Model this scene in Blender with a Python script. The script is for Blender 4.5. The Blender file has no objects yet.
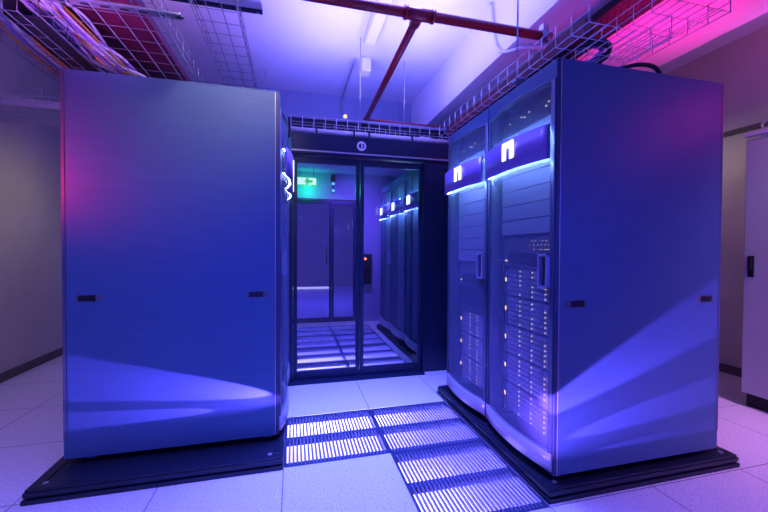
import bpy, math, random
from mathutils import Vector, Matrix
random.seed(7)
sc = bpy.context.scene
COL = sc.collection
PI = math.pi

# ------------------------------------------------------------------ materials
def new_mat(name):
    m = bpy.data.materials.new(name); m.use_nodes = True
    nt = m.node_tree
    return m, nt, nt.nodes['Principled BSDF'], nt.nodes['Material Output']

def pbr(name, col, rough=0.5, metal=0.0, noise=0.0, nscale=40.0, bump=0.0, stretch=(1, 1, 1), spec=0.5):
    m, nt, b, out = new_mat(name)
    b.inputs['Base Color'].default_value = (*col, 1)
    b.inputs['Roughness'].default_value = rough
    b.inputs['Metallic'].default_value = metal
    b.inputs['Specular IOR Level'].default_value = spec
    if noise or bump:
        tc = nt.nodes.new('ShaderNodeTexCoord'); mp = nt.nodes.new('ShaderNodeMapping')
        mp.inputs['Scale'].default_value = stretch
        nz = nt.nodes.new('ShaderNodeTexNoise'); nz.inputs['Scale'].default_value = nscale; nz.inputs['Detail'].default_value = 4
        nt.links.new(tc.outputs['Object'], mp.inputs['Vector']); nt.links.new(mp.outputs['Vector'], nz.inputs['Vector'])
        if noise:
            rp = nt.nodes.new('ShaderNodeMapRange')
            rp.inputs['From Min'].default_value = 0.3; rp.inputs['From Max'].default_value = 0.7
            rp.inputs['To Min'].default_value = 1 - noise; rp.inputs['To Max'].default_value = 1 + noise
            mx = nt.nodes.new('ShaderNodeVectorMath'); mx.operation = 'SCALE'
            mx.inputs[0].default_value = col
            nt.links.new(nz.outputs['Fac'], rp.inputs['Value']); nt.links.new(rp.outputs['Result'], mx.inputs['Scale'])
            nt.links.new(mx.outputs['Vector'], b.inputs['Base Color'])
        if bump:
            bp = nt.nodes.new('ShaderNodeBump'); bp.inputs['Strength'].default_value = bump; bp.inputs['Distance'].default_value = 0.002
            nt.links.new(nz.outputs['Fac'], bp.inputs['Height']); nt.links.new(bp.outputs['Normal'], b.inputs['Normal'])
    return m

def emit(name, col, strength, base=(0.02, 0.02, 0.02)):
    m, nt, b, out = new_mat(name)
    b.inputs['Base Color'].default_value = (*base, 1)
    b.inputs['Emission Color'].default_value = (*col, 1)
    b.inputs['Emission Strength'].default_value = strength
    return m

def see_through(name, tint, clear, gloss_col, rough, base=None):
    """part transparent, part surface: glass (no base) or perforated sheet (base colour)"""
    m, nt, b, out = new_mat(name)
    tr = nt.nodes.new('ShaderNodeBsdfTransparent'); tr.inputs['Color'].default_value = (*tint, 1)
    mix = nt.nodes.new('ShaderNodeMixShader')
    if base is None:
        gl = nt.nodes.new('ShaderNodeBsdfGlossy'); gl.inputs['Color'].default_value = (*gloss_col, 1); gl.inputs['Roughness'].default_value = rough
        fr = nt.nodes.new('ShaderNodeFresnel'); fr.inputs['IOR'].default_value = 1.5
        nt.links.new(fr.outputs['Fac'], mix.inputs['Fac'])
        nt.links.new(tr.outputs['BSDF'], mix.inputs[1]); nt.links.new(gl.outputs['BSDF'], mix.inputs[2])
    else:
        b.inputs['Base Color'].default_value = (*base, 1); b.inputs['Roughness'].default_value = rough; b.inputs['Metallic'].default_value = 0.3
        mix.inputs['Fac'].default_value = 1 - clear
        nt.links.new(tr.outputs['BSDF'], mix.inputs[1]); nt.links.new(b.outputs['BSDF'], mix.inputs[2])
    nt.links.new(mix.outputs['Shader'], out.inputs['Surface'])
    return m

def floor_mat():
    m, nt, b, out = new_mat('raised_floor_tile')
    N, L = nt.nodes.new, nt.links.new
    tc = N('ShaderNodeTexCoord'); sp = N('ShaderNodeSeparateXYZ'); L(tc.outputs['Object'], sp.inputs[0])
    def seam(sock, off):
        a = N('ShaderNodeMath'); a.operation = 'SUBTRACT'; L(sock, a.inputs[0]); a.inputs[1].default_value = off
        d = N('ShaderNodeMath'); d.operation = 'DIVIDE'; L(a.outputs[0], d.inputs[0]); d.inputs[1].default_value = 0.6
        f = N('ShaderNodeMath'); f.operation = 'FRACT'; L(d.outputs[0], f.inputs[0])
        s = N('ShaderNodeMath'); s.operation = 'SUBTRACT'; L(f.outputs[0], s.inputs[0]); s.inputs[1].default_value = 0.5
        ab = N('ShaderNodeMath'); ab.operation = 'ABSOLUTE'; L(s.outputs[0], ab.inputs[0])
        g = N('ShaderNodeMath'); g.operation = 'GREATER_THAN'; L(ab.outputs[0], g.inputs[0]); g.inputs[1].default_value = 0.4955
        return g.outputs[0]
    mx = N('ShaderNodeMath'); mx.operation = 'MAXIMUM'
    L(seam(sp.outputs['X'], -0.05), mx.inputs[0]); L(seam(sp.outputs['Y'], 1.4), mx.inputs[1])
    nz = N('ShaderNodeTexNoise'); nz.inputs['Scale'].default_value = 120; nz.inputs['Detail'].default_value = 3
    L(tc.outputs['Object'], nz.inputs['Vector'])
    cr = N('ShaderNodeValToRGB')
    cr.color_ramp.elements[0].position = 0.34; cr.color_ramp.elements[0].color = (0.42, 0.42, 0.44, 1)
    cr.color_ramp.elements[1].position = 0.5; cr.color_ramp.elements[1].color = (0.66, 0.65, 0.66, 1)
    L(nz.outputs['Fac'], cr.inputs['Fac'])
    mc = N('ShaderNodeMix'); mc.data_type = 'RGBA'
    L(mx.outputs[0], mc.inputs['Factor']); L(cr.outputs['Color'], mc.inputs['A']); mc.inputs['B'].default_value = (0.16, 0.16, 0.18, 1)
    L(mc.outputs['Result'], b.inputs['Base Color'])
    b.inputs['Roughness'].default_value = 0.42
    return m

M = dict(
    floor=floor_mat(),
    subfloor=pbr('pale_subfloor', (0.75, 0.75, 0.78), 0.8, noise=0.1, nscale=3),
    wall=pbr('painted_wall', (0.52, 0.48, 0.37), 0.75, noise=0.06, nscale=2, bump=0.05),
    ceiling=pbr('painted_ceiling', (0.72, 0.71, 0.74), 0.7, noise=0.05, nscale=1.5),
    backwall=pbr('upper_wall_panels', (0.24, 0.29, 0.42), 0.6, noise=0.05, nscale=2),
    base=pbr('baseboard_brown', (0.10, 0.08, 0.07), 0.6),
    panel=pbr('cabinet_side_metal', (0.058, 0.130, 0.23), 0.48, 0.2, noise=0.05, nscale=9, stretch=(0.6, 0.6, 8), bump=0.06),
    frame=pbr('cabinet_frame_metal', (0.10, 0.12, 0.17), 0.4, 0.4),
    doorstile=pbr('door_stile_metal', (0.045, 0.065, 0.12), 0.38, 0.3),
    handle=pbr('door_handle_metal', (0.30, 0.31, 0.44), 0.35, 0.4),
    framelight=pbr('cabinet_edge_metal', (0.15, 0.17, 0.26), 0.35, 0.5),
    dark=pbr('dark_metal', (0.020, 0.020, 0.026), 0.45, 0.2),
    plinth=pbr('black_plinth_metal', (0.012, 0.018, 0.034), 0.34, 0.3, noise=0.3, nscale=30),
    rubber=pbr('black_rubber', (0.012, 0.012, 0.014), 0.7),
    latch=pbr('latch_black', (0.008, 0.008, 0.010), 0.35),
    latchgrey=pbr('latch_grey', (0.10, 0.10, 0.13), 0.35),
    blank=pbr('blanking_panel_grey', (0.26, 0.30, 0.40), 0.5, 0.2),
    shelf=pbr('disk_shelf_metal', (0.12, 0.12, 0.14), 0.45, 0.4),
    carrier=pbr('drive_carrier_grey', (0.33, 0.33, 0.37), 0.4, 0.4),
    perf=see_through('perforated_door_sheet', (1, 1, 1), 0.56, None, 0.42, base=(0.15, 0.20, 0.32)),
    silver=pbr('silver_door_rail', (0.50, 0.50, 0.54), 0.36, 0.6),
    band=pbr('logo_band_violet', (0.22, 0.14, 0.42), 0.3, 0.1),
    white_led=emit('white_light_strip', (0.26, 0.44, 1.0), 85.0),
    logo=emit('lit_emblem_white', (0.9, 0.93, 1.0), 3.0),
    amber=emit('amber_status_light', (1.0, 0.70, 0.12), 2.4),
    dot=emit('pale_status_light', (1.0, 0.84, 0.45), 1.15),
    red_led=emit('red_status_light', (1.0, 0.18, 0.05), 4.0),
    glass=see_through('door_glass', (0.80, 0.84, 1.0), 0, (1, 1, 1), 0.0),
    doorframe=pbr('door_frame_dark', (0.018, 0.032, 0.075), 0.35, 0.4),
    header=pbr('header_dark', (0.008, 0.020, 0.06), 0.36, 0.3, noise=0.1, nscale=3, stretch=(0.3, 1, 20)),
    grate=pbr('grate_steel', (0.16, 0.16, 0.24), 0.4, 0.2),
    gratedark=pbr('grate_frame_steel', (0.035, 0.05, 0.12), 0.4, 0.4),
    zinc=pbr('zinc_wire', (0.62, 0.62, 0.66), 0.32, 0.7),
    zincdark=pbr('galvanised_strap', (0.33, 0.33, 0.37), 0.45, 0.6),
    red=pbr('red_pipe_paint', (0.30, 0.010, 0.022), 0.35),
    redduct=pbr('red_trunking', (0.20, 0.014, 0.06), 0.5),
    redduct_dark=pbr('dark_red_trunking', (0.17, 0.007, 0.022), 0.55),
    whiteplastic=pbr('white_plastic', (0.75, 0.75, 0.78), 0.4),
    whitecab=pbr('white_cabinet_paint', (0.50, 0.51, 0.50), 0.5, bump=0.04, nscale=300),
    cab_black=pbr('cable_black', (0.015, 0.015, 0.018), 0.45),
    cab_white=pbr('cable_white', (0.70, 0.70, 0.74), 0.4),
    cab_orange=pbr('cable_orange', (0.85, 0.35, 0.04), 0.45),
    cab_violet=pbr('cable_violet', (0.35, 0.16, 0.62), 0.45),
    cab_yellow=pbr('cable_yellow', (0.80, 0.62, 0.10), 0.45),
    cab_grey=pbr('cable_grey', (0.28, 0.29, 0.33), 0.45),
    sign_green=emit('exit_sign_green', (0.03, 0.9, 0.25), .9),
    sign_white=emit('exit_sign_white', (0.70, 1.0, 0.72), 1.4),
    cyan=emit('cyan_lamp', (0.15, 0.75, 1.0), 1.5),
    pale_glow=emit('pale_pink_glow', (.85, .65, 1.0), 1.3),
    pale=pbr('pale_disc', (0.80, 0.80, 0.84), 0.4),
    lamp_yel=emit('small_yellow_lamp', (1.0, 0.8, 0.3), 1.2),
    tube=pbr('white_conduit', (0.70, 0.71, 0.76), 0.35),
    fixture=pbr('lamp_housing', (0.62, 0.62, 0.68), 0.45),
)

# perforated tray: dark sheet with real see-through slots
def perforated_tray_mat():
    m, nt, b, out = new_mat('slotted_tray_sheet')
    N, L = nt.nodes.new, nt.links.new
    b.inputs['Base Color'].default_value = (0.03, 0.028, 0.035, 1); b.inputs['Roughness'].default_value = 0.45; b.inputs['Metallic'].default_value = 0.4
    tc = N('ShaderNodeTexCoord'); mp = N('ShaderNodeMapping'); L(tc.outputs['Object'], mp.inputs['Vector'])
    br = N('ShaderNodeTexBrick'); L(mp.outputs['Vector'], br.inputs['Vector'])
    mp.inputs['Rotation'].default_value = (0, 0, PI / 2)
    br.inputs['Scale'].default_value = 1.0
    br.inputs['Brick Width'].default_value = 0.05; br.inputs['Row Height'].default_value = 0.022; br.inputs['Mortar Size'].default_value = 0.0075
    br.inputs['Mortar Smooth'].default_value = 0.0
    tr = N('ShaderNodeBsdfTransparent'); mix = N('ShaderNodeMixShader')
    L(br.outputs['Fac'], mix.inputs['Fac']); L(tr.outputs['BSDF'], mix.inputs[1]); L(b.outputs['BSDF'], mix.inputs[2])
    L(mix.outputs['Shader'], out.inputs['Surface'])
    return m
M['slotted'] = perforated_tray_mat()

# ------------------------------------------------------------------ mesh builder
class MB:
    def __init__(s): s.v = []; s.f = []; s.sm = []
    def face(s, idx, smooth=False): s.f.append(tuple(idx)); s.sm.append(smooth)
    def box(s, x0, x1, y0, y1, z0, z1):
        x0, x1 = min(x0, x1), max(x0, x1); y0, y1 = min(y0, y1), max(y0, y1); z0, z1 = min(z0, z1), max(z0, z1)
        n = len(s.v)
        s.v += [(x0, y0, z0), (x1, y0, z0), (x1, y1, z0), (x0, y1, z0), (x0, y0, z1), (x1, y0, z1), (x1, y1, z1), (x0, y1, z1)]
        for q in ((3, 2, 1, 0), (4, 5, 6, 7), (0, 1, 5, 4), (1, 2, 6, 5), (2, 3, 7, 6), (3, 0, 4, 7)):
            s.face([n + i for i in q])
        return s
    def tube(s, pts, r, n=6, caps=True):
        pts = [Vector(p) for p in pts]
        rings = []
        up = None
        for i, p in enumerate(pts):
            if i == 0: d = pts[1] - p
            elif i == len(pts) - 1: d = p - pts[i - 1]
            else: d = (pts[i + 1] - p).normalized() + (p - pts[i - 1]).normalized()
            d.normalize()
            if up is None:
                up = Vector((0, 0, 1)) if abs(d.z) < 0.9 else Vector((1, 0, 0))
            a = d.cross(up)
            if a.length < 1e-4: a = d.cross(Vector((0, 1, 0.3)))
            a.normalize(); b = a.cross(d).normalized(); up = b
            base = len(s.v)
            for k in range(n):
                t = 2 * PI * k / n + PI / n
                s.v.append(tuple(p + a * (r * math.cos(t)) + b * (r * math.sin(t))))
            rings.append(base)
        for i in range(len(rings) - 1):
            A, B = rings[i], rings[i + 1]
            for k in range(n):
                s.face([A + k, A + (k + 1) % n, B + (k + 1) % n, B + k], n > 4)
        if caps:
            s.face([rings[0] + k for k in reversed(range(n))]); s.face([rings[-1] + k for k in range(n)])
        return s
    def cyl(s, p0, p1, r, n=16): return s.tube([p0, p1], r, n)
    def disc(s, c, axis, r, h, n=24):
        c = Vector(c); a = Vector(axis).normalized()
        return s.tube([c, c + a * h], r, n)
    def ring(s, c, axis, R, r, n=24, m=6, a0=0, a1=2 * PI):
        c = Vector(c); a = Vector(axis).normalized()
        u = a.cross(Vector((0, 0, 1)))
        if u.length < 1e-3: u = Vector((1, 0, 0))
        u.normalize(); w = a.cross(u)
        pts = [c + u * (R * math.cos(a0 + (a1 - a0) * i / n)) + w * (R * math.sin(a0 + (a1 - a0) * i / n)) for i in range(n + 1)]
        return s.tube(pts, r, m)
    def arcslab(s, y0, y1, z0, z1, xo, th, fn, n=14):
        """vertical slab following the bowed front x = xo + fn(y), thickness th (towards +x)"""
        b = len(s.v)
        for i in range(n + 1):
            y = y0 + (y1 - y0) * i / n; x = xo + fn(y)
            s.v += [(x, y, z0), (x, y, z1), (x + th, y, z0), (x + th, y, z1)]
        for i in range(n):
            p = b + 4 * i; q = p + 4
            s.face([p, p + 1, q + 1, q], True); s.face([p + 2, q + 2, q + 3, p + 3], True)
            s.face([p + 1, p + 3, q + 3, q + 1]); s.face([p, q, q + 2, p + 2])
        s.face([b, b + 2, b + 3, b + 1]); e = b + 4 * n; s.face([e, e + 1, e + 3, e + 2])
        return s
    def arcsheet(s, y0, y1, z0, z1, xo, fn, n=16):
        b = len(s.v)
        for i in range(n + 1):
            y = y0 + (y1 - y0) * i / n
            s.v += [(xo + fn(y), y, z0), (xo + fn(y), y, z1)]
        for i in range(n):
            p = b + 2 * i; s.face([p, p + 1, p + 3, p + 2], True)
        return s
    def prism(s, poly, axis, d):
        """extrude a closed polygon of 3D points by vector d"""
        n = len(poly); b = len(s.v); d = Vector(d)
        s.v += [tuple(p) for p in poly] + [tuple(Vector(p) + d) for p in poly]
        s.face(range(b, b + n)); s.face([b + n + i for i in reversed(range(n))])
        for i in range(n):
            j = (i + 1) % n; s.face([b + i, b + n + i, b + n + j, b + j])
        return s
    def obj(s, name, mat, parent=None, bevel=0.0, loc=(0, 0, 0)):
        me = bpy.data.meshes.new(name)
        me.from_pydata([tuple(v) for v in s.v], [], s.f); me.validate()
        for p, k in zip(me.polygons, s.sm): p.use_smooth = k
        import bmesh
        bm = bmesh.new(); bm.from_mesh(me); bmesh.ops.recalc_face_normals(bm, faces=bm.faces); bm.to_mesh(me); bm.free()
        me.materials.append(mat)
        o = bpy.data.objects.new(name, me); COL.objects.link(o)
        o.location = loc
        if parent: o.parent = parent
        if bevel:
            md = o.modifiers.new('bevel', 'BEVEL'); md.width = bevel; md.segments = 2; md.limit_method = 'ANGLE'
        return o

def tag(o, label, cat, group=None, kind=None):
    o['label'] = label; o['category'] = cat
    if group: o['group'] = group
    if kind: o['kind'] = kind
    return o
def thing(name, label, cat, loc=(0, 0, 0), rz=0, group=None):
    o = bpy.data.objects.new(name, None); COL.objects.link(o)
    o.empty_display_size = 0.05
    o.location = loc; o.rotation_euler = (0, 0, rz)
    return tag(o, label, cat, group)
def struct(name, mb, mat, bevel=0):
    o = mb.obj(name, mat, bevel=bevel); o['kind'] = 'structure'; return o
def copy_tree(o, parent=None):
    c = o.copy(); COL.objects.link(c)
    if parent: c.parent = parent
    for ch in list(o.children): copy_tree(ch, c)
    return c

# ------------------------------------------------------------------ room shell
XL, XR, YF, YB, ZC = -2.5, 4.1, -2.6, 12.0, 3.2
def breaks(lo, hi, o):
    r = [lo]; k = math.ceil((lo - o) / 0.6 + 1e-6)
    while o + 0.6 * k < hi - 1e-4: r.append(o + 0.6 * k); k += 1
    return r + [hi]
GX0, GY0 = -0.05, 1.4
grates = [(0, 1), (1, 0), (1, 1)]
inner_grates = [(i, j) for j in (3, 4, 5, 6) for i in (0, 1)]
holes = {(round(GX0 + .6 * i, 2), round(GY0 + .6 * j, 2)) for i, j in grates + inner_grates}
fb = MB()
xs, ys = breaks(XL, XR, GX0), breaks(YF, YB, GY0)
for a, b in zip(xs, xs[1:]):
    for c, d in zip(ys, ys[1:]):
        if (round(a, 2), round(c, 2)) in holes: continue
        n = len(fb.v); fb.v += [(a, c, 0), (b, c, 0), (b, d, 0), (a, d, 0)]; fb.face([n, n + 1, n + 2, n + 3])
struct('floor', fb, M['floor'])
struct('floor', MB().box(XL, XR, YF, YB, -0.55, -0.5), M['subfloor'])
struct('ceiling', MB().box(XL - .1, XR + .1, YF - .1, YB + .1, ZC, ZC + 0.1), M['ceiling'])
struct('wall_left', MB().box(XL - 0.1, XL, YF, YB, -.5, ZC), M['wall'])
struct('wall_right', MB().box(XR, XR + 0.1, YF, YB, -.5, ZC), M['wall'])
struct('wall_back', MB().box(XL, XR, YB, YB + 0.1, -.5, ZC), M['wall'])
struct('wall_front', MB().box(XL, XR, YF - 0.1, YF, -.5, ZC), M['wall'])
# deep beam along the aisle and the cross wall hanging above the contained aisle
struct('trim_1', MB().box(1.58, 2.95, YF, 4.75, 2.72, ZC), M['ceiling'])
uw = MB().box(XL, XR, 4.75, 4.9, 2.46, ZC)
for k in range(11): uw.box(XL + 0.3 + .6 * k, XL + 0.315 + .6 * k, 4.742, 4.75, 2.46, ZC)
struct('wall_upper', uw, M['backwall'])
struct('baseboard_left', MB().box(XL, XL + 0.015, YF, YB, 0, 0.08), M['base'])
struct('baseboard_right', MB().box(XR - 0.015, XR, YF, YB, 0, 0.08), M['base'])
struct('trim_2', MB().box(XR - 0.03, XR, YF, 4.7, 2.30, 2.345), M['base'])

# ------------------------------------------------------------------ vent tiles in the floor
def vent_proto():
    t = thing('vent_tile', '', 'floor grate')
    fr = MB()
    fr.box(0, .6, 0, .014, -.035, -.001); fr.box(0, .6, .586, .6, -.035, -.001)
    fr.box(0, .014, .014, .586, -.035, -.001); fr.box(.586, .6, .014, .586, -.035, -.001)
    fr.obj('frame', M['gratedark'], t)
    for y in (0.0, .278, .556): MB().box(.014, .586, y + .014 if y == 0 else y, y + .044 if y < .5 else .586, -.036, -.003).obj('cross_bearer', M['gratedark'], t)
    sl = MB()
    n = 26
    for k in range(n):
        x = .02 + (.56) * (k + .5) / n
        sl.box(x - .0048, x + .0048, .045, .276, -.014, -.001); sl.box(x - .0048, x + .0048, .324, .555, -.014, -.001)
        sl.box(x - .0030, x + .0030, .014, .586, -.0028, -.0012)
    sl.obj('slat_grid', M['grate'], t)
    return t
vp = vent_proto()
labels = {(0, 1): 'steel vent tile of the left row, in front of the glass door',
          (1, 0): 'steel vent tile nearest the camera, beside the right plinth',
          (1, 1): 'steel vent tile of the right row, second from the camera'}
side = ('left', 'right'); order = ('first', 'second', 'third', 'fourth')
for q, (i, j) in enumerate(grates + inner_grates):
    o = vp if q == 0 else copy_tree(vp)
    o.location = (GX0 + .6 * i, GY0 + .6 * j, 0)
    if (i, j) in labels: tag(o, labels[(i, j)], 'floor grate', 'vent tiles in the floor of the front aisle')
    else: tag(o, 'vent tile behind the glass doors, %s from the door in the %s row' % (order[j - 3], side[i]), 'floor grate', 'vent tiles inside the contained aisle')

# ------------------------------------------------------------------ rack cabinets
CW, CD, Z0, Z1 = 0.61, 1.06, 0.093, 2.093
SAG = 0.042
def bow(y):
    t = (y - CW / 2) / (CW / 2); return -SAG * (1 - t * t)
def make_cabinet(name='server_cabinet'):
    """front faces local -x, width along +y, origin at the front corner on the floor"""
    t = thing(name, '', 'server cabinet')
    fr = MB()
    for y in (0.004, CW - 0.044):
        fr.box(0, 0.04, y, y + .04, Z0, Z1 - .002); fr.box(CD - .05, CD - .01, y, y + .04, Z0, Z1 - .002)
    for x in (0, CD - .05):
        fr.box(x, x + .04, .04, CW - .04, Z0, Z0 + .05); fr.box(x, x + .04, .04, CW - .04, Z1 - .05, Z1 - .002)
    fr.obj('frame', M['frame'], t)
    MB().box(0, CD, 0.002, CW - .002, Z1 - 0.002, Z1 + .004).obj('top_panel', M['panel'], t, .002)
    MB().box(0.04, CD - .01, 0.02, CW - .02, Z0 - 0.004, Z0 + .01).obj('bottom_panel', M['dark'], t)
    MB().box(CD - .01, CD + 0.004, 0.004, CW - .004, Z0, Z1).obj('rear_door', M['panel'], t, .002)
    for x in (.06, CD - .1):
        for y in (.06, CW - .06):
            MB().cyl((x, y, .066), (x, y, Z0), .014, 10).disc((x, y, .0655), (0, 0, 1), .028, .012, 14).obj('levelling_foot', M['latchgrey'], t)
    MB().box(-.006, .0, .004, CW - .004, 2.0 + .004, Z1 - .004).obj('top_fascia', M['panel'], t, .002)
    # mounting rails behind the door
    for y in (.045, CW - .065): MB().box(.075, .085, y, y + .02, Z0 + .05, Z1 - .05).obj('mounting_rail', M['dark'], t)
    # the bowed front door
    zb, zt = 0.115, 2.0
    d = MB()
    for y in (0.006, CW - 0.028): d.arcslab(y, y + .022, zb, zt, -.008, .022, bow, 3)
    d.arcslab(.006, CW - .006, zt - .014, zt, -.008, .022, bow)
    dr = d.obj('door', M['doorstile'], t)
    MB().arcslab(.006, CW - .006, zb, zb + .085, -.012, .026, bow).obj('kick_rail', M['silver'], dr)
    MB().arcsheet(.024, CW - .024, zb + .08, zt - .01, -.002, bow).obj('perforated_sheet', M['perf'], dr)
    MB().arcslab(.02, CW - .02, 1.620, 1.784, -.040, .010, bow).obj('logo_band', M['band'], dr)
    MB().box(-.036 + bow(.024), -.022 + bow(.03), .014, .022, 1.620, 1.784).obj('band_end_cap', M['framelight'], dr)
    MB().arcslab(.03, CW - .03, 1.628, 1.634, -.022, .008, bow).obj('light_strip', M['white_led'], dr)
    MB().arcslab(.03, CW - .03, 1.770, 1.776, -.022, .008, bow).obj('light_strip', M['white_led'], dr)
    # square arch emblem on the band
    yc, z0 = .282, 1.676; w, h, k = .10, .095, .031
    xf = bow(yc) - .0410
    p = [(xf, yc - w / 2, z0), (xf, yc - w / 2, z0 + h), (xf, yc + w / 2, z0 + h), (xf, yc + w / 2, z0),
         (xf, yc + w / 2 - k, z0), (xf, yc + w / 2 - k, z0 + h - k), (xf, yc - w / 2 + k, z0 + h - k), (xf, yc - w / 2 + k, z0)]
    em = MB()
    em.box(xf - .004, xf, yc - w / 2, yc - w / 2 + k, z0, z0 + h); em.box(xf - .004, xf, yc + w / 2 - k, yc + w / 2, z0, z0 + h)
    em.box(xf - .004, xf, yc - w / 2 + k, yc + w / 2 - k, z0 + h - k, z0 + h)
    em.obj('emblem', M['logo'], dr)
    # recessed swing handle near the near edge
    hb = MB(); y0, y1 = .022, .092; x = bow(.05) - .022
    hb.box(x, x + .03, y0, y0 + .012, .995, 1.165); hb.box(x, x + .03, y1 - .012, y1, .995, 1.165)
    hb.box(x, x + .03, y0, y1, .995, 1.007); hb.box(x, x + .03, y0, y1, 1.153, 1.165)
    hb.obj('handle', M['handle'], dr, .002)
    MB().box(x + .006, x + .012, y0 + .012, y0 + .036, 1.01, 1.15).obj('handle_grip', M['latch'], dr)
    return t
def add_sides(t, near=True, far=True):
    """the side panel with its two recessed latches"""
    for flag, y, s in ((near, 0.0, -1), (far, CW, 1)):
        if not flag: continue
        sp = MB(); sp.box(.018, CD - .014, y, y + .012 * -s, Z0, Z1)
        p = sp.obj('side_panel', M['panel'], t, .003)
        ed = MB(); ed.box(-.002, .016, y + .001 * -s, y + .02 * -s, Z0, Z1 - .004)
        ed.obj('edge_strip', M['doorstile'], t, .002)
        MB().box(.0165, .0205, y, y + .0012 * s, Z0, Z1 - .004).obj('edge_highlight', M['silver'], t)  # thin bright strip paints the highlight along the panel's front edge
        ed = MB(); ed.box(CD - .012, CD + .004, y + .001 * -s, y + .02 * -s, Z0 + .1, Z1 - .01); ed.obj('edge_strip', M['frame'], t, .002)
        for x in (.055, CD - .175):
            MB().box(x, x + .118, y, y + .0015 * s, .904, .942).obj('latch', M['latchgrey'], p)
            MB().box(x + .03, x + .108, y + .0014 * s, y + .0028 * s, .908, .938).obj('latch_slot', M['latch'], p)
def add_blanks(t, z0, z1):
    n = max(1, round((z1 - z0) / .089)); h = (z1 - z0) / n
    for k in range(n):
        MB().box(.062, .075, .05, CW - .05, z0 + k * h + .002, z0 + (k + 1) * h - .002).obj('blanking_panel', M['blank'], t, .002)

# disk shelf: four columns of six drive carriers behind the mesh
SW = .45
def make_shelf():
    t = thing('disk_shelf', '', 'disk shelf')
    ch = MB(); ch.box(.012, .55, 0, SW, 0, .174); ch.obj('chassis', M['shelf'], t)
    for y in (-.022, SW):
        MB().box(-.004, .012, y, y + .022, .004, .17).obj('ear', M['shelf'], t, .002)
    eye = MB()
    for z, w in ((.10, .009), (.088, .006)):
        eye.box(-.0065, -.004, SW + .002, SW + .004 + w, z - .002, z + .010)
    eye.obj('status_light', M['amber'], t)
    MB().box(-.0065, -.004, SW + .016, SW + .021, .098, .108).obj('status_light', M['amber'], t)
    ca = led = None
    for c in range(4):
        for r in range(6):
            y, z = .006 + c * .1105, .005 + r * .0275
            if ca is None:
                m = MB(); m.box(0, .012, .002, .104, .0015, .0255); m.box(-.004, 0, .012, .07, .006, .021)
                ca = m.obj('drive_carrier', M['carrier'], t); o = ca
                led = MB().box(-.005, -.0005, .087, .0935, .0095, .016).obj('status_light', M['dot'], o)
            else:
                o = ca.copy(); COL.objects.link(o); o.parent = t
                if not (c == 3 or (r + c * 2) % 11 == 5):
                    l = led.copy(); COL.objects.link(l); l.parent = o
            o.location = (0, y, z)
    return t
def make_controller():
    t = thing('storage_controller', '', 'storage controller')
    MB().box(.012, .6, 0, SW, 0, .174).obj('chassis', M['shelf'], t)
    MB().box(0, .012, -.02, SW + .02, .003, .171).obj('bezel', M['shelf'], t, .003)
    MB().box(-.006, 0, .03, SW - .03, .02, .085).obj('grille', M['dark'], t, .002)
    MB().box(-.003, 0, SW - .01, SW + .004, .03, .038).box(-.003, 0, SW - .036, SW - .026, .03, .038).obj('status_light', M['amber'], t)
    d = MB()
    for k, (y, z) in enumerate([(.06, .125), (.09, .125), (.12, .125), (.15, .125), (.18, .125), (.22, .125), (.06, .10), (.075, .10), (.09, .10), (.12, .10), (.135, .10), (.18, .10), (.08, .147), (.11, .147), (.17, .147), (.20, .147)]):
        d.box(-.003, 0, y, y + .004, z, z + .004)
    d.obj('status_lights', M['dot'], t)
    return t

# --- right bank, two cabinets
RX, RY = 1.215, 1.46
NEAR = make_cabinet(); NEAR.location = (RX, RY, 0)
FARC = copy_tree(NEAR); FARC.location = (RX, RY + CW + .004, 0)
base_proto = copy_tree(NEAR)            # kept as source for the other cabinets, placed further down
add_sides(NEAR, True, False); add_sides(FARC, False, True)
add_blanks(NEAR, 1.275, 1.88); add_blanks(FARC, 1.10, 1.88)
for cab in (NEAR, FARC):
    MB().box(.060, .075, .05, CW - .05, 1.885, 2.0).obj('patch_panel', M['dark'], cab, .002)
    pl = MB()
    for y, z in ((.10, 1.945), (.13, 1.945), (.15, 1.93), (.29, 1.95), (.33, 1.935), (.36, 1.945), (.47, 1.94)): pl.box(.056, .060, y, y + .012, z, z + .006)
    pl.obj('patch_panel_lights', M['dot'], cab); add_blanks(FARC, .74, .915)
tag(NEAR, 'right-hand grey server cabinet nearest the camera, its plain side panel turned to us', 'server cabinet', 'cabinets of the right bank')
tag(FARC, 'right-hand server cabinet with lit emblem, farther one beside the glass door', 'server cabinet', 'cabinets of the right bank')
sh = make_shelf()
ordn = ('lowest', 'second from the bottom', 'middle one', 'second from the top', 'topmost')
first = True
for k in range(5):
    o = sh if first else copy_tree(sh); first = False
    o.location = (RX + .085, RY + .08, .19 + .178 * k)
    tag(o, 'disk shelf in the nearest right-hand cabinet, %s of five' % ordn[k], 'disk shelf', 'disk shelves in the nearest right-hand cabinet')
for k in range(3):
    o = copy_tree(sh); o.location = (RX + .085, RY + CW + .084, .19 + .178 * k)
    tag(o, 'disk shelf low in the far right-hand cabinet, %s of three' % ('lowest', 'middle one', 'topmost')[k], 'disk shelf', 'disk shelves in the far right-hand cabinet')
ct = make_controller(); ct.location = (RX + .075, RY + .08, 1.085)
tag(ct, 'storage controller with a row of tiny lights above five disk shelves', 'storage controller')
o = copy_tree(ct); o.location = (RX + .075, RY + CW + .084, .92)
tag(o, 'storage controller with amber lights in the far right-hand cabinet', 'storage controller')

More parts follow.
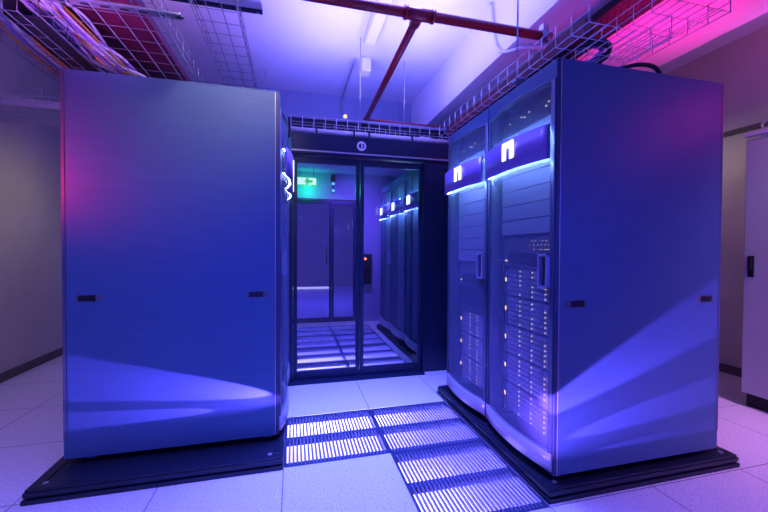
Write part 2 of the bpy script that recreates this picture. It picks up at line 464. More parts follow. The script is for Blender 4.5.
# --- left bank (front faces +x), two cabinets
LX, LY = -0.082, 2.18
L1 = copy_tree(base_proto); L1.location = (LX, LY + CW, 0); L1.rotation_euler = (0, 0, PI)
add_sides(L1, False, True); add_blanks(L1, .15, 2.03)
L2 = copy_tree(base_proto); L2.location = (LX, LY + 2 * CW + .004, 0); L2.rotation_euler = (0, 0, PI)
add_sides(L2, True, False); add_blanks(L2, .15, 2.03)
tag(L1, 'left-hand grey server cabinet with a wide plain side panel facing the camera', 'server cabinet', 'cabinets of the left bank')
tag(L2, 'left-hand server cabinet hidden behind the nearer one, next to the glass door', 'server cabinet', 'cabinets of the left bank')
dim = emit('dim_light_strip', (0.40, 0.55, 1.0), 14.0)
for cab in (L1, L2):
    for dr in [c for c in cab.children if c.name.split('.')[0] == 'door']:
        for st_ in [c for c in dr.children if c.name.startswith('light_strip')]:
            st_.material_slots[0].link = 'OBJECT'; st_.material_slots[0].material = dim
# --- inside the contained aisle, behind the glass
IX, IY = 1.285, 3.42
for k in range(3):
    o = base_proto if k == 2 else copy_tree(base_proto)
    o.location = (IX, IY + k * (CW + .004), 0)
    add_blanks(o, .15, 2.03)
    if k == 0: add_sides(o, True, False)
    if k == 2: add_sides(o, False, True)
    tag(o, 'dark cabinet with lit emblem seen through the right glass leaf, %s from the door' % order[k], 'server cabinet', 'cabinets inside the contained aisle')

# --- plinths
def plinth(x0, x1, y0, y1, h, label, e):
    t = thing('rack_plinth', label, 'plinth', ((x0 + x1) / 2, (y0 + y1) / 2, 0))
    cx, cy = (x0 + x1) / 2, (y0 + y1) / 2
    a, b, c, d = x0 - cx, x1 - cx, y0 - cy, y1 - cy
    m = MB(); m.box(a, b, c, d, 0, .022); m.box(a + .014, b - .014, c + .014, d - .014, .022, .032)
    m.obj('base_slab', M['plinth'], t, .002)
    m = MB(); m.box(a + .004, b - .004, c + .004, d - .004, .032, .054); m.obj('middle_rail', M['plinth'], t, .002)
    m = MB()
    w = e
    m.box(a + .010, b - .010, c + .010, c + w, .054, h); m.box(a + .010, b - .010, d - w, d - .010, .054, h)
    m.box(a + .010, a + w, c + w, d - w, .054, h); m.box(b - w, b - .010, c + w, d - w, .054, h)
    m.box(a + w, b - w, c + w, d - w, .054, h - .005)
    m.obj('top_rail', M['plinth'], t, .002)
    for (x, y) in ((b - .07, c + .05), (a + .07, c + .05), (b - .07, d - .05)):
        MB().disc((x, y, h), (0, 0, 1), .012, .004, 12).obj('bolt', M['zincdark'], t)
    return t
plinth(1.152, 2.372, 1.412, 2.755, .066, 'black layered metal plinth under the right-hand cabinets', .06)
plinth(-1.208, -.052, 1.980, 3.42, .066, 'black layered metal plinth under the left-hand cabinets', .06)
plinth(1.225, 2.40, 3.40, 5.30, .066, 'black plinth under the cabinets behind the glass', .06)

# ------------------------------------------------------------------ glass doors and header of the contained aisle
DY = 3.27
hd = thing('aisle_door_header', 'dark blue header beam over the glass doors with a round badge', 'header', (.75, DY, 2.03))
h = MB(); h.box(-.765, .80, 0, .20, .035, .190); h.box(-.765, .80, -.012, .20, .0, .035); h.obj('beam', M['header'], hd, .004)
MB().box(-.765, .80, -.018, -.012, .022, .034).obj('lower_lip', M['silver'], hd)
MB().disc((-.142, 0, .105), (0, -1, 0), .043, .006, 28).obj('badge', M['pale'], hd)
b = MB()
cs = (-.148, -.0062, .124)
# badge mark: a dark half ring on the left and a dark wedge pair on the right
def arc_flat(cx, cz, y, r0, r1, a0, a1, n=12):
    m = MB(); 
    for i in range(n):
        t0, t1 = a0 + (a1 - a0) * i / n, a0 + (a1 - a0) * (i + 1) / n
        m.prism([(cx + r0 * math.cos(t0), y, cz + r0 * math.sin(t0)), (cx + r1 * math.cos(t0), y, cz + r1 * math.sin(t0)), (cx + r1 * math.cos(t1), y, cz + r1 * math.sin(t1)), (cx + r0 * math.cos(t1), y, cz + r0 * math.sin(t1))], None, (0, -.0012, 0))
    return m
m = arc_flat(-.142, .105, -.0062, .004, .026, PI * .62, PI * 1.38)
m2 = arc_flat(-.142, .105, -.0062, .014, .025, -PI * .45, PI * .42)
off = len(m.v); m.v += m2.v; m.f += [tuple(i + off for i in f) for f in m2.f]; m.sm += m2.sm
m.obj('badge_mark', M['dark'], hd)

def leaf(x0, x1, y, z1, label, handle_x, name='sliding_glass_door'):
    t = thing(name, label, 'glass door', ((x0 + x1) / 2, y, 0))
    w = (x1 - x0) / 2
    f = MB(); f.box(-w, -w + .035, 0, .035, .012, z1); f.box(w - .035, w, 0, .035, .012, z1)
    f.box(-w + .035, w - .035, 0, .035, .012, .085); f.box(-w + .035, w - .035, 0, .035, z1 - .06, z1)
    f.obj('frame', M['doorframe'], t, .003)
    MB().box(-w + .035, w - .035, .014, .020, .085, z1 - .06).obj('glass_pane', M['glass'], t)
    if handle_x is not None:
        hx = handle_x - (x0 + x1) / 2
        MB().cyl((hx, -.03, .95), (hx, -.03, 1.25), .008, 10).cyl((hx, -.03, .97), (hx, .002, .97), .005, 8).cyl((hx, -.03, 1.23), (hx, .002, 1.23), .005, 8).obj('pull_handle', M['doorframe'], t)
    return t
leaf(.0, .60, DY + .03, 2.02, 'left sliding glass leaf of the aisle door, exit sign visible behind it', None)
leaf(.605, 1.215, DY + .03, 2.02, 'right sliding glass leaf of the aisle door, dark cabinets behind it', None)
t = thing('door_side_panel', 'dark full-height closing panel right of the glass doors', 'panel', (1.385, DY, 0))
MB().box(-.165, .16, 0, .06, .0, 2.03).obj('panel', M['doorframe'], t, .004)
MB().box(-.172, -.150, -.012, 0, .0, 2.03).obj('edge_profile', M['header'], t)
MB().box(-.03, .06, -.006, 0, 1.93, 1.937).obj('label_slot', M['latchgrey'], t)
t = thing('door_jamb', 'narrow dark jamb post left of the glass doors', 'door jamb', (-.0105, DY, 0))
MB().box(-.026, .008, .0, .16, 0.0105, 2.03).obj('post', M['doorframe'], t)
t = thing('door_threshold', 'low dark threshold rail under the glass doors', 'threshold', (.6, DY, 0))
MB().box(-.645, .615, -.072, .085, 0.0005, .010).obj('rail', M['doorframe'], t)

# containment ceiling and its far end with a second glass door
struct('ceiling_aisle', MB().box(-.1, 2.4, DY + .21, 5.95, 2.42, 2.45), M['backwall'])
struct('trim_3', MB().box(-.1, 2.4, DY + .225, DY + .24, 2.235, 2.42), M['header'])
struct('wall_aisle_left', MB().box(-.1, -.05, 3.45, 5.90, 0, 2.42), M['backwall'])
EY = 5.85
ew = MB(); ew.box(-.05, 1.95, EY, EY + .06, 2.0, 2.42); ew.box(1.0, 1.95, EY, EY + .06, 0, 2.0)
struct('wall_aisle_end', ew, M['backwall'])
leaf(-.04, .60, EY + .01, 1.98, 'distant glass leaf under the green exit sign', .52, 'rear_glass_door')
leaf(.605, .995, EY + .01, 1.98, 'distant glass leaf right of the exit sign, violet wall behind', None, 'rear_glass_door')
# glowing strip painted in for the lit floor edge of the far corridor
t = thing('corridor_light_strip', 'thin glowing strip painted as the lit floor edge far behind the rear glass doors', 'glowing floor edge', (.4, 11.0, 0))
MB().box(-.6, .75, 0, .05, 0, .05).obj('base', M['doorframe'], t); MB().box(-.58, .73, -.01, 0, .01, .075).obj('diffuser', M['pale_glow'], t)  # the diffuser here is only the painted glow of the floor edge
# exit sign
t = thing('exit_sign', 'lit green and white exit sign hanging behind the left glass leaf', 'exit sign', (.20, EY - .25, 2.22))
MB().box(-.15, .15, -.02, .02, -.065, .065).obj('housing', M['sign_green'], t, .004)
m = MB(); m.box(-.138, -.012, -.024, -.02, -.052, .052); m.box(.008, .138, -.024, -.02, -.052, .052)
m.obj('white_field', M['sign_white'], t)
MB().prism([(-.04, -.027, 0), (.03, -.027, .045), (.03, -.027, .018), (.085, -.027, .018), (.085, -.027, -.018), (.03, -.027, -.018), (.03, -.027, -.045)], None, (0, -.001, 0)).obj('arrow', M['sign_green'], t)
MB().cyl((-.1, 0, .065), (-.1, 0, .20), .004, 8).obj('hanger', M['doorframe'], t); MB().cyl((.1, 0, .065), (.1, 0, .20), .004, 8).obj('hanger', M['doorframe'], t)
t = thing('signal_lamp', 'small black box with two cyan lights right of the exit sign', 'lamp', (.62, EY - .03, 2.22))
MB().box(-.035, .035, -.05, .03, .06, .16).obj('housing', M['dark'], t, .004)
for z in (.02, -.09):
    MB().disc((0, -.03, z), (0, -1, 0), .022, .012, 14).obj('lens', M['cyan'], t)
MB().box(-.012, .012, -.03, .03, -.12, .06).obj('stem', M['dark'], t)
t = thing('wall_control_box', 'dark control box with a red light on the far aisle wall', 'control box', (1.14, EY, .62))
MB().box(-.11, .11, -.09, 0, 0, .5).obj('case', M['dark'], t, .006)
MB().disc((-.0, -.09, .42), (0, -1, 0), .02, .01, 14).obj('red_lamp', M['red_led'], t)
MB().box(-.07, .07, -.096, -.09, .1, .3).obj('cover', M['latch'], t)

# ------------------------------------------------------------------ wire basket trays
def basket(name, x0, x1, y0, y1, z, hgt, label, pitch=.1, lw=.05, r=.0028, along='y', group=None, mat='zinc'):
    """U-shaped cross wires on long wires; runs along y (or x)"""
    cx, cy = (x0 + x1) / 2, (y0 + y1) / 2
    t = thing(name, label, 'cable tray', (cx, cy, z), 0, group)
    m = MB()
    if along == 'y': W, Ln = (x1 - x0) / 2, (y1 - y0) / 2; f = lambda a, b, c: (a, b, c)
    else: W, Ln = (y1 - y0) / 2, (x1 - x0) / 2; f = lambda a, b, c: (b, a, c)
    n = int(round(2 * Ln / pitch))
    for k in range(n + 1):
        b = -Ln + k * 2 * Ln / n
        m.tube([f(-W, b, hgt), f(-W, b, 0), f(W, b, 0), f(W, b, hgt)], r, 5)
    n = max(2, int(round(2 * W / lw)))
    for k in range(n + 1):
        a = -W + k * 2 * W / n; m.tube([f(a, -Ln, r), f(a, Ln, r)], r, 5)
    for s in (-1, 1):
        for zz in ((hgt * .5, hgt) if hgt > .07 else (hgt,)): m.tube([f(s * W, -Ln, zz), f(s * W, Ln, zz)], r, 5)
    m.obj('wire_mesh', M[mat], t)
    return t
def hanger_rods(t, pts, ztop):
    for (x, y, z) in pts:
        MB().cyl((x, y, z), (x, y, ztop - t.location.z), .005, 8).obj('hanger_rod', M['zinc'], t)

RT = basket('wire_basket_tray', 1.215, 1.665, 1.28, 2.88, 2.15, .10, 'wire basket tray running along the top front of the right-hand cabinets')
hanger_rods(RT, [(-.215, -.28, -.02)], ZC)
st = MB(); st.box(-.235, -.06, -.30, -.26, -.02, -.004)
st.obj('support_strap', M['zincdark'], RT)
RT2 = basket('wire_basket_tray', 1.72, 2.09, 1.32, 4.6, 2.36, .10, 'upper wire basket tray above the right-hand cabinets, below the magenta ceiling')
hanger_rods(RT2, [(-.185, -.6, 0), (.185, -.6, 0)], 2.72)
LT = basket('wire_basket_tray', -1.05, -.55, 1.55, 3.6, 2.17, .09, 'wide wire basket tray over the left-hand cabinet', lw=.083, r=.0023, mat='zincdark')
LB = basket('wire_basket_tray', -.545, -.305, 1.6, 4.6, 2.52, .09, 'narrow wire ladder tray hung high right of the wide left tray', pitch=.12, lw=.075, mat='zincdark')
hanger_rods(LB, [(-.12, 1.2, 0), (.12, 1.2, 0)], ZC)
LN = basket('wire_basket_tray', -1.36, -1.12, 1.85, 3.6, 2.17, .06, 'narrow wire tray with pinkish cables at the far left over the cabinet', r=.0023, mat='zincdark')
HT = basket('wire_basket_tray', -.02, 1.50, 3.33, 3.49, 2.224, .16, 'wire basket tray lying on the header over the glass doors', along='x', lw=.04)
WT = basket('wire_basket_tray', -2.49, -1.2, 3.46, 3.92, 2.30, .09, 'wire tray crossing from the left wall behind the left-hand cabinet', along='x')
MB().box(-.63, .63, -.225, -.215, .0, .06).obj('side_plate', M['zinc'], WT)
MB().tube([(-.32, -.22, .09), (-.32, -.22, .15), (-.10, -.22, .15), (-.10, -.22, .09)], .004, 6).obj('loop_handle', M['zinc'], WT)
hanger_rods(WT, [(.30, -.22, -.02)], ZC)
MB().box(.27, .33, -.25, -.19, -.04, .0).obj('rod_clamp', M['dark'], WT)
hanger_rods(HT, [(-.12, 0, 0)], ZC)

# perforated strap across the left trays
t = thing('tray_support_strap', 'slotted galvanised strap carrying the wide left tray', 'strap', (-.92, 1.86, 2.25))
MB().box(-.62, .42, -.022, .022, 0, .012).obj('strap', M['zincdark'], t, .002)
for k in range(14): MB().box(-.58 + k * .075, -.545 + k * .075, -.006, .006, -.0012, .0).obj('slot', M['latch'], t)
hs = thing('strut_channel', 'grey strut channel at the top edge above the narrow ladder tray', 'strut', (-.58, 2.30, 2.62))
MB().box(-.5, .40, -.07, .0, .0, .05).obj('channel', M['fixture'], hs, .003)
MB().box(-.5, .40, .0, .035, -.008, .05).obj('dark_lip', M['doorframe'], hs, .003)
MB().disc((.375, .017, -.008), (0, 0, -1), .008, .006, 10).obj('bolt', M['zinc'], hs)
hanger_rods(hs, [(-.3, -.03, .05)], ZC)

# red trunking and slotted black trays
def trough(name, x0, x1, y0, y1, z, hgt, mat, label, side='redduct'):
    t = thing(name, label, 'cable trough', ((x0 + x1) / 2, (y0 + y1) / 2, z)); w, l = (x1 - x0) / 2, (y1 - y0) / 2
    MB().box(-w, w, -l, l, 0, .004).obj('bottom', M[mat], t)
    MB().box(-w, -w + .004, -l, l, .004, hgt).obj('side', M[side], t); MB().box(w - .004, w, -l, l, .004, hgt).obj('side', M[side], t)
    return t
trough('red_trunking', -1.16, -.76, 1.2, 4.6, 2.42, .05, 'redduct', 'flat red cable trunking above the wide left tray')
trough('slotted_tray', -1.42, -1.17, 1.2, 4.6, 2.44, .05, 'slotted', 'black slotted cable tray above the left bundle of cables', 'dark')
trough('red_trunking', 1.27, 1.31, 1.36, 2.86, 2.158, .075, 'redduct_dark', 'slim red trunking inside the right-hand basket tray', 'redduct_dark')
trough('slotted_tray', 1.88, 2.12, 1.1, 4.5, 2.66, .05, 'slotted', 'black slotted cable tray under the magenta lit beam', 'dark')
t = thing('dark_side_trough', 'black solid cable trough beside the wide left tray', 'cable trough', (-1.11, 2.65, 2.18))
MB().box(-.09, -.08, -.75, .9, 0, .12).box(-.09, .045, -.75, .9, 0, .008).obj('trough', M['dark'], t)

# cables
def smooth(pts, n=8):
    P = [Vector(p) for p in pts]; P = [P[0] * 2 - P[1]] + P + [P[-1] * 2 - P[-2]]
    out = []
    for i in range(1, len(P) - 2):
        for k in range(n):
            t = k / n; a, b, c, d = P[i - 1], P[i], P[i + 1], P[i + 2]
            out.append(0.5 * ((2 * b) + (-a + c) * t + (2 * a - 5 * b + 4 * c - d) * t * t + (-a + 3 * b - 3 * c + d) * t ** 3))
    return out + [P[-2]]
def cable(pts, r, mat, label, group=None, name='cable', cat='cable', n=6):
    o = MB().tube(smooth(pts), r, n).obj(name, M[mat]); return tag(o, label, cat, group)
kinds = [('cab_white', 'white'), ('cab_violet', 'violet'), ('cab_white', 'white'), ('cab_orange', 'orange'), ('cab_grey', 'grey'), ('cab_white', 'white'), ('cab_violet', 'violet'), ('cab_yellow', 'yellow'), ('cab_white', 'white')]
for k in range(26):
    mt, nm = kinds[k % len(kinds)]
    j = lambda s: random.uniform(-s, s)
    u = k / 25
    x = -1.17 + .12 * u + j(.02)
    cable([(x - .12 + j(.03), 1.55, 2.36 + j(.02)), (x - .03 + j(.03), 1.85, 2.33 + j(.03)), (x + .02 + j(.03), 2.1, 2.30 + j(.03)), (x + .10 + j(.05), 2.3, 2.235 + j(.03)), (x + .16 + j(.08), 2.45, 2.19 + abs(j(.02))), (x + .18 + j(.08), 2.6, 2.12)],
          .0055 + random.random() * .002, mt, '%s cable in the thick bundle drooping over the left-hand cabinet' % nm, '%s cables of the left bundle' % nm)
for k in range(4):
    mt, nm = [('cab_orange', 'orange'), ('cab_violet', 'violet'), ('cab_white', 'white')][k % 3]
    x = -1.33 + k * .03
    cable([(x + .02, 1.75, 2.52), (x - .01, 1.92, 2.36), (x + .01, 2.08, 2.22), (x + .02, 2.4, 2.185), (x + .03, 3.4, 2.185)], .006, mt, '%s cable lying in the narrow tray at the far left' % nm, '%s cables of the far left tray' % nm)
for k in range(8):
    mt, nm = [('cab_grey', 'grey'), ('cab_black', 'black'), ('cab_yellow', 'yellow'), ('cab_white', 'white')][k % 4]
    cable([(.0, 3.35 + .014 * k, 2.24 + .004 * (k % 3)), (.5, 3.36 + .013 * k, 2.25 + random.uniform(-.005, .02)), (1.0, 3.35 + .014 * k, 2.24 + random.uniform(0, .02)), (1.46, 3.36 + .012 * k, 2.24)], .006, mt,
          '%s cable lying in the tray on the door header' % nm, '%s cables in the header tray' % nm)
for k in range(6):
    mt, nm = [('cab_black', 'black'), ('cab_violet', 'violet')][k % 2]
    x = 1.36 + .04 * k
    cable([(x, 1.55 + .05 * k, 2.164), (x + .01, 2.0, 2.168), (x - .01, 2.5, 2.166), (x, 2.85, 2.166)], .007, mt, '%s cable running in the basket tray over the right-hand cabinets' % nm, '%s cables in the right tray' % nm)
for q, (cx_, cy_, R_, z_, mt, nm) in enumerate([(1.47, 1.60, .13, 2.185, 'cab_black', 'black'), (1.50, 1.64, .105, 2.215, 'cab_violet', 'violet')]):
    m = MB(); pts = []
    for i in range(61):
        a = 2 * PI * i / 20; rr = R_ + .004 * math.sin(i * .7)
        pts.append((cx_ + rr * math.cos(a), cy_ + rr * math.sin(a), z_ + .012 * (i / 20)))
    tag(m.tube(pts, .007, 6).obj('coiled_cable', M[mt]), '%s spare cable coiled in the near end of the right tray' % nm, 'cable')
cable([(1.70, 1.60, 2.165), (1.80, 1.56, 2.185), (1.88, 1.53, 2.165), (1.93, 1.52, 2.09)], .011, 'cab_black', 'thick dark hose arching from the tray onto the right-hand cabinet', name='flexible_hose', cat='hose', n=10)
t = thing('cable_entry_box', 'flat black box on top of the right-hand cabinet', 'box', (1.70, 1.66, 2.097))
MB().box(-.16, .06, -.08, .12, 0, .045).obj('box', M['dark'], t, .004); MB().box(-.165, .065, -.085, .125, .045, .052).obj('lid', M['dark'], t)

# white tube on the header with black clips
t = thing('white_conduit', 'white tube running along the header above the glass doors', 'conduit', (.75, 3.30, 2.246))
MB().cyl((-.77, 0, 0), (.74, 0, 0), .024, 14).obj('tube', M['tube'], t)
for x in (-.55, -.21, -.07, .35): MB().box(x - .008, x + .008, -.028, .028, -.026, .03).obj('clip', M['latch'], t)
t = thing('junction_box', 'small white box in the header tray near the right-hand cabinets', 'junction box', (1.27, 3.40, 2.262))
MB().box(-.06, .06, -.03, .03, 0, .045).obj('case', M['whiteplastic'], t, .004); MB().box(-.01, .01, -.034, -.03, .01, .03).obj('label', M['pale'], t)

# ------------------------------------------------------------------ red pipes
t = thing('sprinkler_main_pipe', 'red sprinkler pipe crossing the ceiling from side to side', 'pipe', (.7, 1.97, 2.53))
MB().cyl((-3.19, 0, 0), (.875, 0, 0), .027, 16).obj('pipe', M['red'], t)
MB().cyl((-.075, 0, 0), (.075, 0, 0), .034, 16).cyl((0, 0, 0), (0, .09, 0), .033, 16).obj('tee_fitting', M['red'], t)
MB().cyl((-.09, 0, 0), (-.075, 0, 0), .038, 16).cyl((.075, 0, 0), (.09, 0, 0), .038, 16).obj('coupling', M['red'], t)
MB().cyl((.80, 0, 0), (.865, 0, 0), .034, 16).obj('end_coupling', M['zincdark'], t)
MB().box(.81, .85, -.02, .02, .03, .07).obj('pipe_clip', M['zinc'], t)
t = thing('sprinkler_branch_pipe', 'red branch pipe running back along the ceiling from the main pipe', 'pipe', (.7, 2.06, 2.53))
MB().cyl((0, 0, 0), (.03, 1.60, 0), .025, 16).obj('pipe', M['red'], t)
MB().cyl((.03, 1.57, 0), (.03, 1.64, 0), .032, 14).obj('elbow', M['red'], t)
t = thing('sprinkler_cross_pipe', 'thin red pipe behind the header tray near the back', 'pipe', (.75, 3.69, 2.53))
MB().cyl((-.02, 0, 0), (.85, .02, 0), .020, 14).obj('pipe', M['red'], t)
MB().cyl((.74, .018, 0), (.80, .018, 0), .028, 14).obj('coupling', M['red'], t)
MB().cyl((.4, .01, .01), (.4, .01, ZC - 2.53), .004, 8).obj('hanger_rod', M['zinc'], t)
cable([(1.56, 2.66, 3.19), (1.56, 2.62, 2.95), (1.56, 2.56, 2.78), (1.575, 2.45, 2.695), (1.65, 2.36, 2.685), (1.80, 2.33, 2.69), (1.98, 2.31, 2.69)], .013, 'tube', 'white conduit coming down the beam and bending under the red pipe', name='white_conduit', cat='conduit', n=10)

# ceiling fittings
t = thing('ceiling_luminaire', 'unlit linear lamp housing on the ceiling in front of the cross wall', 'ceiling lamp', (.70, 2.75, 3.13))
MB().box(-.06, .06, -.62, .62, 0, .07).obj('housing', M['fixture'], t, .006); MB().box(-.045, .045, -.6, .6, -.01, 0).obj('diffuser', M['whiteplastic'], t)
t = thing('ceiling_box', 'small white box on the ceiling conduit', 'junction box', (.74, 3.78, 3.05))
MB().box(-.05, .05, -.07, .07, 0, .14).obj('case', M['whiteplastic'], t, .006); MB().box(-.04, .04, -.074, -.07, .02, .12).obj('cover', M['whiteplastic'], t)
cable([(.62, 3.75, 3.17), (.62, 4.3, 3.17), (.62, 4.68, 3.14), (.62, 4.72, 3.0), (.62, 4.725, 2.5)], .012, 'cab_grey', 'grey conduit running back along the ceiling and down the cross wall', name='ceiling_conduit', cat='conduit')
t = thing('small_indicator_lamp', 'tiny yellow lamp on the cross wall above the header', 'lamp', (.66, 4.74, 2.93))
MB().disc((0, .014, 0), (0, -1, 0), .03, .034, 14).obj('base', M['whiteplastic'], t); MB().disc((0, -.02, 0), (0, -1, 0), .022, .02, 14).obj('lens', M['lamp_yel'], t)
t = thing('ceiling_luminaire', 'pale lamp box at the top right corner of the ceiling', 'ceiling lamp', (3.25, 1.75, 3.08))
MB().box(-.09, .09, -.5, .35, 0, .12).obj('housing', M['whiteplastic'], t, .01); MB().box(-.07, .07, -.45, .3, -.01, 0).obj('diffuser', M['whiteplastic'], t)

# ------------------------------------------------------------------ white cabinet on the right
t = thing('white_cabinet', 'white metal cabinet with a black handle against the right edge', 'cabinet', (3.34, 2.0, 0))
MB().box(.02, .60, -.80, 0, .10, 2.03).obj('body', M['whitecab'], t, .004)
MB().box(.04, .58, -.78, -.02, 0, .10).obj('plinth', M['rubber'], t)
d = MB().box(0, .02, -.795, -.008, .112, 2.018).obj('door', M['whitecab'], t, .005)
m = MB().box(-.014, 0, -.075, -.040, .99, 1.15).box(-.028, -.014, -.068, -.047, 1.04, 1.145); m.obj('handle', M['latch'], d, .003)
MB().box(-.03, .03, -.80, -.01, 2.045, 2.075).box(.0, .2, -.7, -.66, 2.03, 2.045).box(.0, .2, -.15, -.11, 2.03, 2.045).obj('top_rail', M['fixture'], t, .003)
MB().ring((.02, -.12, 2.115), (1, 0, 0), .028, .008, 20, 8).cyl((.02, -.12, 2.07), (.02, -.12, 2.09), .012, 10).obj('lifting_eye', M['zinc'], t)
t = thing('wall_socket_box', 'small dark box low on the right wall', 'socket box', (XR, 2.72, .12))
MB().box(-.03, 0, -.05, .05, 0, .32).obj('case', M['base'], t, .004); MB().box(-.034, -.03, -.03, .03, .1, .2).obj('cover', M['latchgrey'], t)

# ------------------------------------------------------------------ lights
def area(name, loc, target, size, power, col, size_y=None, spread=180):
    l = bpy.data.lights.new(name, 'AREA'); l.energy = power; l.color = col; l.size = size
    if size_y: l.shape = 'RECTANGLE'; l.size_y = size_y
    l.spread = math.radians(spread)
    o = bpy.data.objects.new(name, l); COL.objects.link(o); o.location = loc
    o.rotation_euler = (Vector(target) - Vector(loc)).to_track_quat('-Z', 'Y').to_euler(); return o
def spot(name, loc, target, power, col, angle=40, blend=.5, r=.03):
    l = bpy.data.lights.new(name, 'SPOT'); l.energy = power; l.color = col; l.spot_size = math.radians(angle); l.spot_blend = blend; l.shadow_soft_size = r
    o = bpy.data.objects.new(name, l); COL.objects.link(o); o.location = loc
    o.rotation_euler = (Vector(target) - Vector(loc)).to_track_quat('-Z', 'Y').to_euler(); return o
def point(name, loc, power, col, r=.05):
    l = bpy.data.lights.new(name, 'POINT'); l.energy = power; l.color = col; l.shadow_soft_size = r
    o = bpy.data.objects.new(name, l); COL.objects.link(o); o.location = loc; return o

BLU = (.035, .062, 1.0); MAG = (1.0, .03, .50)
# unseen uplights and down lights under the ceiling, plus added fills and washes
area('ceiling_uplight', (.33, 2.75, 2.60), (.33, 2.75, 3.2), .5, 44, (.19, .17, 1.0), 1.9)
area('ceiling_uplight', (1.12, 2.6, 2.62), (1.12, 2.6, 3.2), .3, 40, (.17, .15, 1.0), 1.7)
area('ceiling_uplight', (-1.3, 2.6, 2.75), (-1.2, 2.6, 3.2), .8, 10, (.50, .16, .5), 1.0)
point('magenta_tray_glow', (-1.62, 1.75, 2.45), 2.2, (1.0, .05, .40))
spot('door_wash', (.15, 1.55, .30), (1.2, 1.95, .25), 70, (.20, .09, 1.0), 62, .8, 0)
area('cross_wall_wash', (.4, 4.0, 2.55), (.4, 4.75, 2.85), 1.6, 2.5, (.035, .06, 1.0), .2)
area('aisle_downlight', (.50, 2.3, 3.1), (.50, 2.25, 0), .7, 66, (.10, .12, 1.0), .8, 62)
area('floor_front_wash', (.2, .9, 3.1), (.1, 1.25, 0), .6, 18, (.09, .10, 1.0), .5, 75)
area('front_blue_fill', (-1.25, -1.9, 1.6), (.5, 2.0, .7), 1.5, 54, BLU, 1.3)
area('front_blue_fill', (2.9, -1.7, 1.4), (1.8, 1.5, .9), .8, 10, BLU, 1.0, 90)
area('panel_pale_wash', (.05, .9, 2.9), (-.42, 2.2, 2.1), .4, 2.4, (1.0, .72, .75), .3, 46)
area('magenta_ceiling', (2.45, 1.95, 2.30), (2.4, 1.9, 3.2), .7, 6, (1.0, .004, .33), .4)
area('magenta_ceiling', (3.4, 1.6, 2.5), (3.4, 1.8, 3.2), .5, 4.5, (.62, .17, .95), .3)
spot('magenta_panel_tint', (2.95, .75, 2.2), (2.3, 1.46, 1.75), 10, (1.0, .02, .30), 70, 1.0, .1)
area('tray_fill', (-.9, 1.35, 1.75), (-.95, 2.0, 2.35), .15, 1.7, (.60, .18, .95), .15, 50)
point('wall_tray_glow', (-1.95, 3.1, 2.75), 1.8, (.46, .24, .8))
area('magenta_right', (3.0, .2, 2.9), (2.9, 1.4, .0), .5, 38, (.66, .27, .85), .4, 75)
point('magenta_corner_glow', (3.2, 1.68, 2.04), .22, (1.0, .05, .35))
area('right_room', (3.0, .5, 2.3), (4.1, 2.7, 1.0), .4, 2.0, (.80, .78, .80), .4, 75)
area('right_wall_wash', (3.55, 2.7, 2.2), (4.1, 2.75, 1.3), .3, 1.3, (1.0, .80, .86), .3)
spot('magenta_left', (-1.60, 1.72, 1.58), (-1.12, 2.2, 1.66), 40, (1.0, .01, .12), 84, 1.0, .12)
area('left_room', (-1.75, .8, 3.0), (-1.75, 2.0, .0), .8, 13, (.30, .22, .85), .6, 80)
area('left_wall_warm', (-1.7, 4.0, 1.9), (-2.5, 4.0, .6), .5, 2.3, (1.0, .86, .72), .5)
area('inner_aisle', (.5, 4.4, 2.40), (.45, 4.4, 0), .5, 10, (.11, .075, 1.0), 1.6, 50)
area('inner_end', (.85, 4.8, 2.3), (1.0, 5.9, 1.0), .4, 14, (.30, .09, 1.0), .3, 110)
area('far_corridor', (.4, 7.2, 3.0), (.4, 12.0, .8), 1.5, 150, (.17, .13, 1.0), 1.0)
area('far_corridor', (.4, 6.8, 3.0), (.4, 7.6, 0), 1.2, 26, (.20, .12, 1.0), 1.0)
point('exit_glow', (.22, EY - .20, 2.13), 7, (.02, 1.0, .35))
for (x, y) in [(.25, 2.3), (.85, 1.7), (.85, 2.3), (.25, 3.5), (.85, 3.5), (.25, 4.1), (.85, 4.1), (.25, 4.7), (.85, 4.7), (.25, 5.3), (.85, 5.3)]:
    area('underfloor', (x, y, -.06), (x, y, -.5), .45, 34, (.22, .18, 1.0), .45)
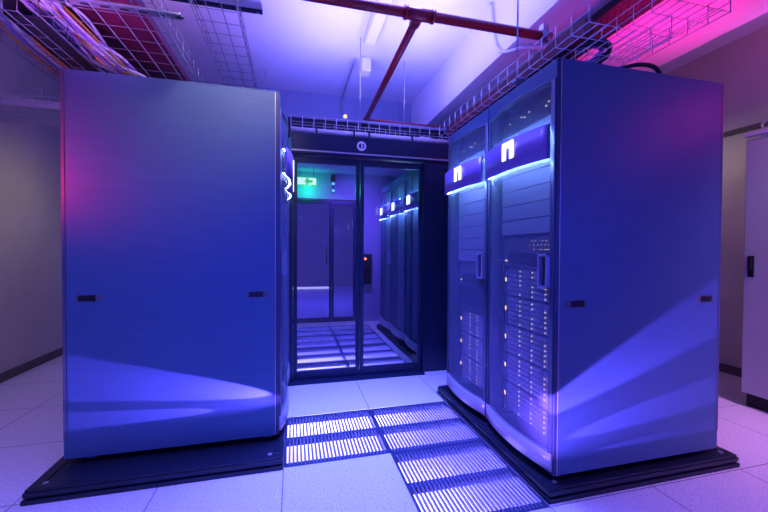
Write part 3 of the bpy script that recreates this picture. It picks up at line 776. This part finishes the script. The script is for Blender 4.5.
# low grazing lamps in the aisle that rake across the two side panels
RAKE = (.28, .115, 1.0)
for el, hw, p in [(23.4, 5.3, 640), (9.4, 3.0, 400), (2.6, .9, 260)]:
    d = 1.5
    o = spot('rake_right', (.58, 1.16, .15), (.58 + d, 1.46, .15 + d * math.tan(math.radians(el))), p, RAKE, hw * 2, .5, 0)
    o.scale = (4.2 if hw > 2 else 9, 1, 1)
o = spot('rake_right', (.58, 1.16, .15), (2.08, 1.46, .15 + 1.5 * math.tan(math.radians(13))), 330, RAKE, 26, 1.0, 0); o.scale = (3, 1, 1)
o = spot('rake_left', (.25, 1.90, .26), (-.95, 2.18, .26 + 1.2 * math.tan(math.radians(6))), 170, RAKE, 18, 1.0, 0); o.scale = (4, 1, 1)
for el, hw, p in [(10.5, 5.2, 400), (1.2, 2.0, 400)]:
    d = 1.2
    o = spot('rake_left', (.25, 1.90, .26), (.25 - d, 2.18, .26 + d * math.tan(math.radians(el))), p, RAKE, hw * 2, .3, 0)
    o.scale = (5, 1, 1)

w = bpy.data.worlds.new('world'); sc.world = w; w.use_nodes = True
w.node_tree.nodes['Background'].inputs['Color'].default_value = (.03, .025, .10, 1)
w.node_tree.nodes['Background'].inputs['Strength'].default_value = .3

# ------------------------------------------------------------------ camera
f, yaw, pitch, roll, hgt = 359.57532, 0.24744, -0.01543, 0.00454, 1.17817
cd = bpy.data.cameras.new('camera'); cam = bpy.data.objects.new('camera', cd); COL.objects.link(cam)
cd.sensor_width = 36; cd.lens = f / 768 * 36; cd.clip_start = .02
cy_, sy_, cp_, sp_ = math.cos(yaw), math.sin(yaw), math.cos(pitch), math.sin(pitch)
fw = Vector((sy_ * cp_, cy_ * cp_, sp_)); rt = Vector((cy_, -sy_, 0)); up = rt.cross(fw)
r2 = rt * math.cos(roll) + up * math.sin(roll); u2 = up * math.cos(roll) - rt * math.sin(roll)
cam.matrix_world = Matrix(((r2.x, u2.x, -fw.x, 0), (r2.y, u2.y, -fw.y, 0), (r2.z, u2.z, -fw.z, hgt), (0, 0, 0, 1)))
sc.camera = cam
sc.view_settings.view_transform = 'Standard'
sc.view_settings.look = 'None'
sc.view_settings.exposure = 0
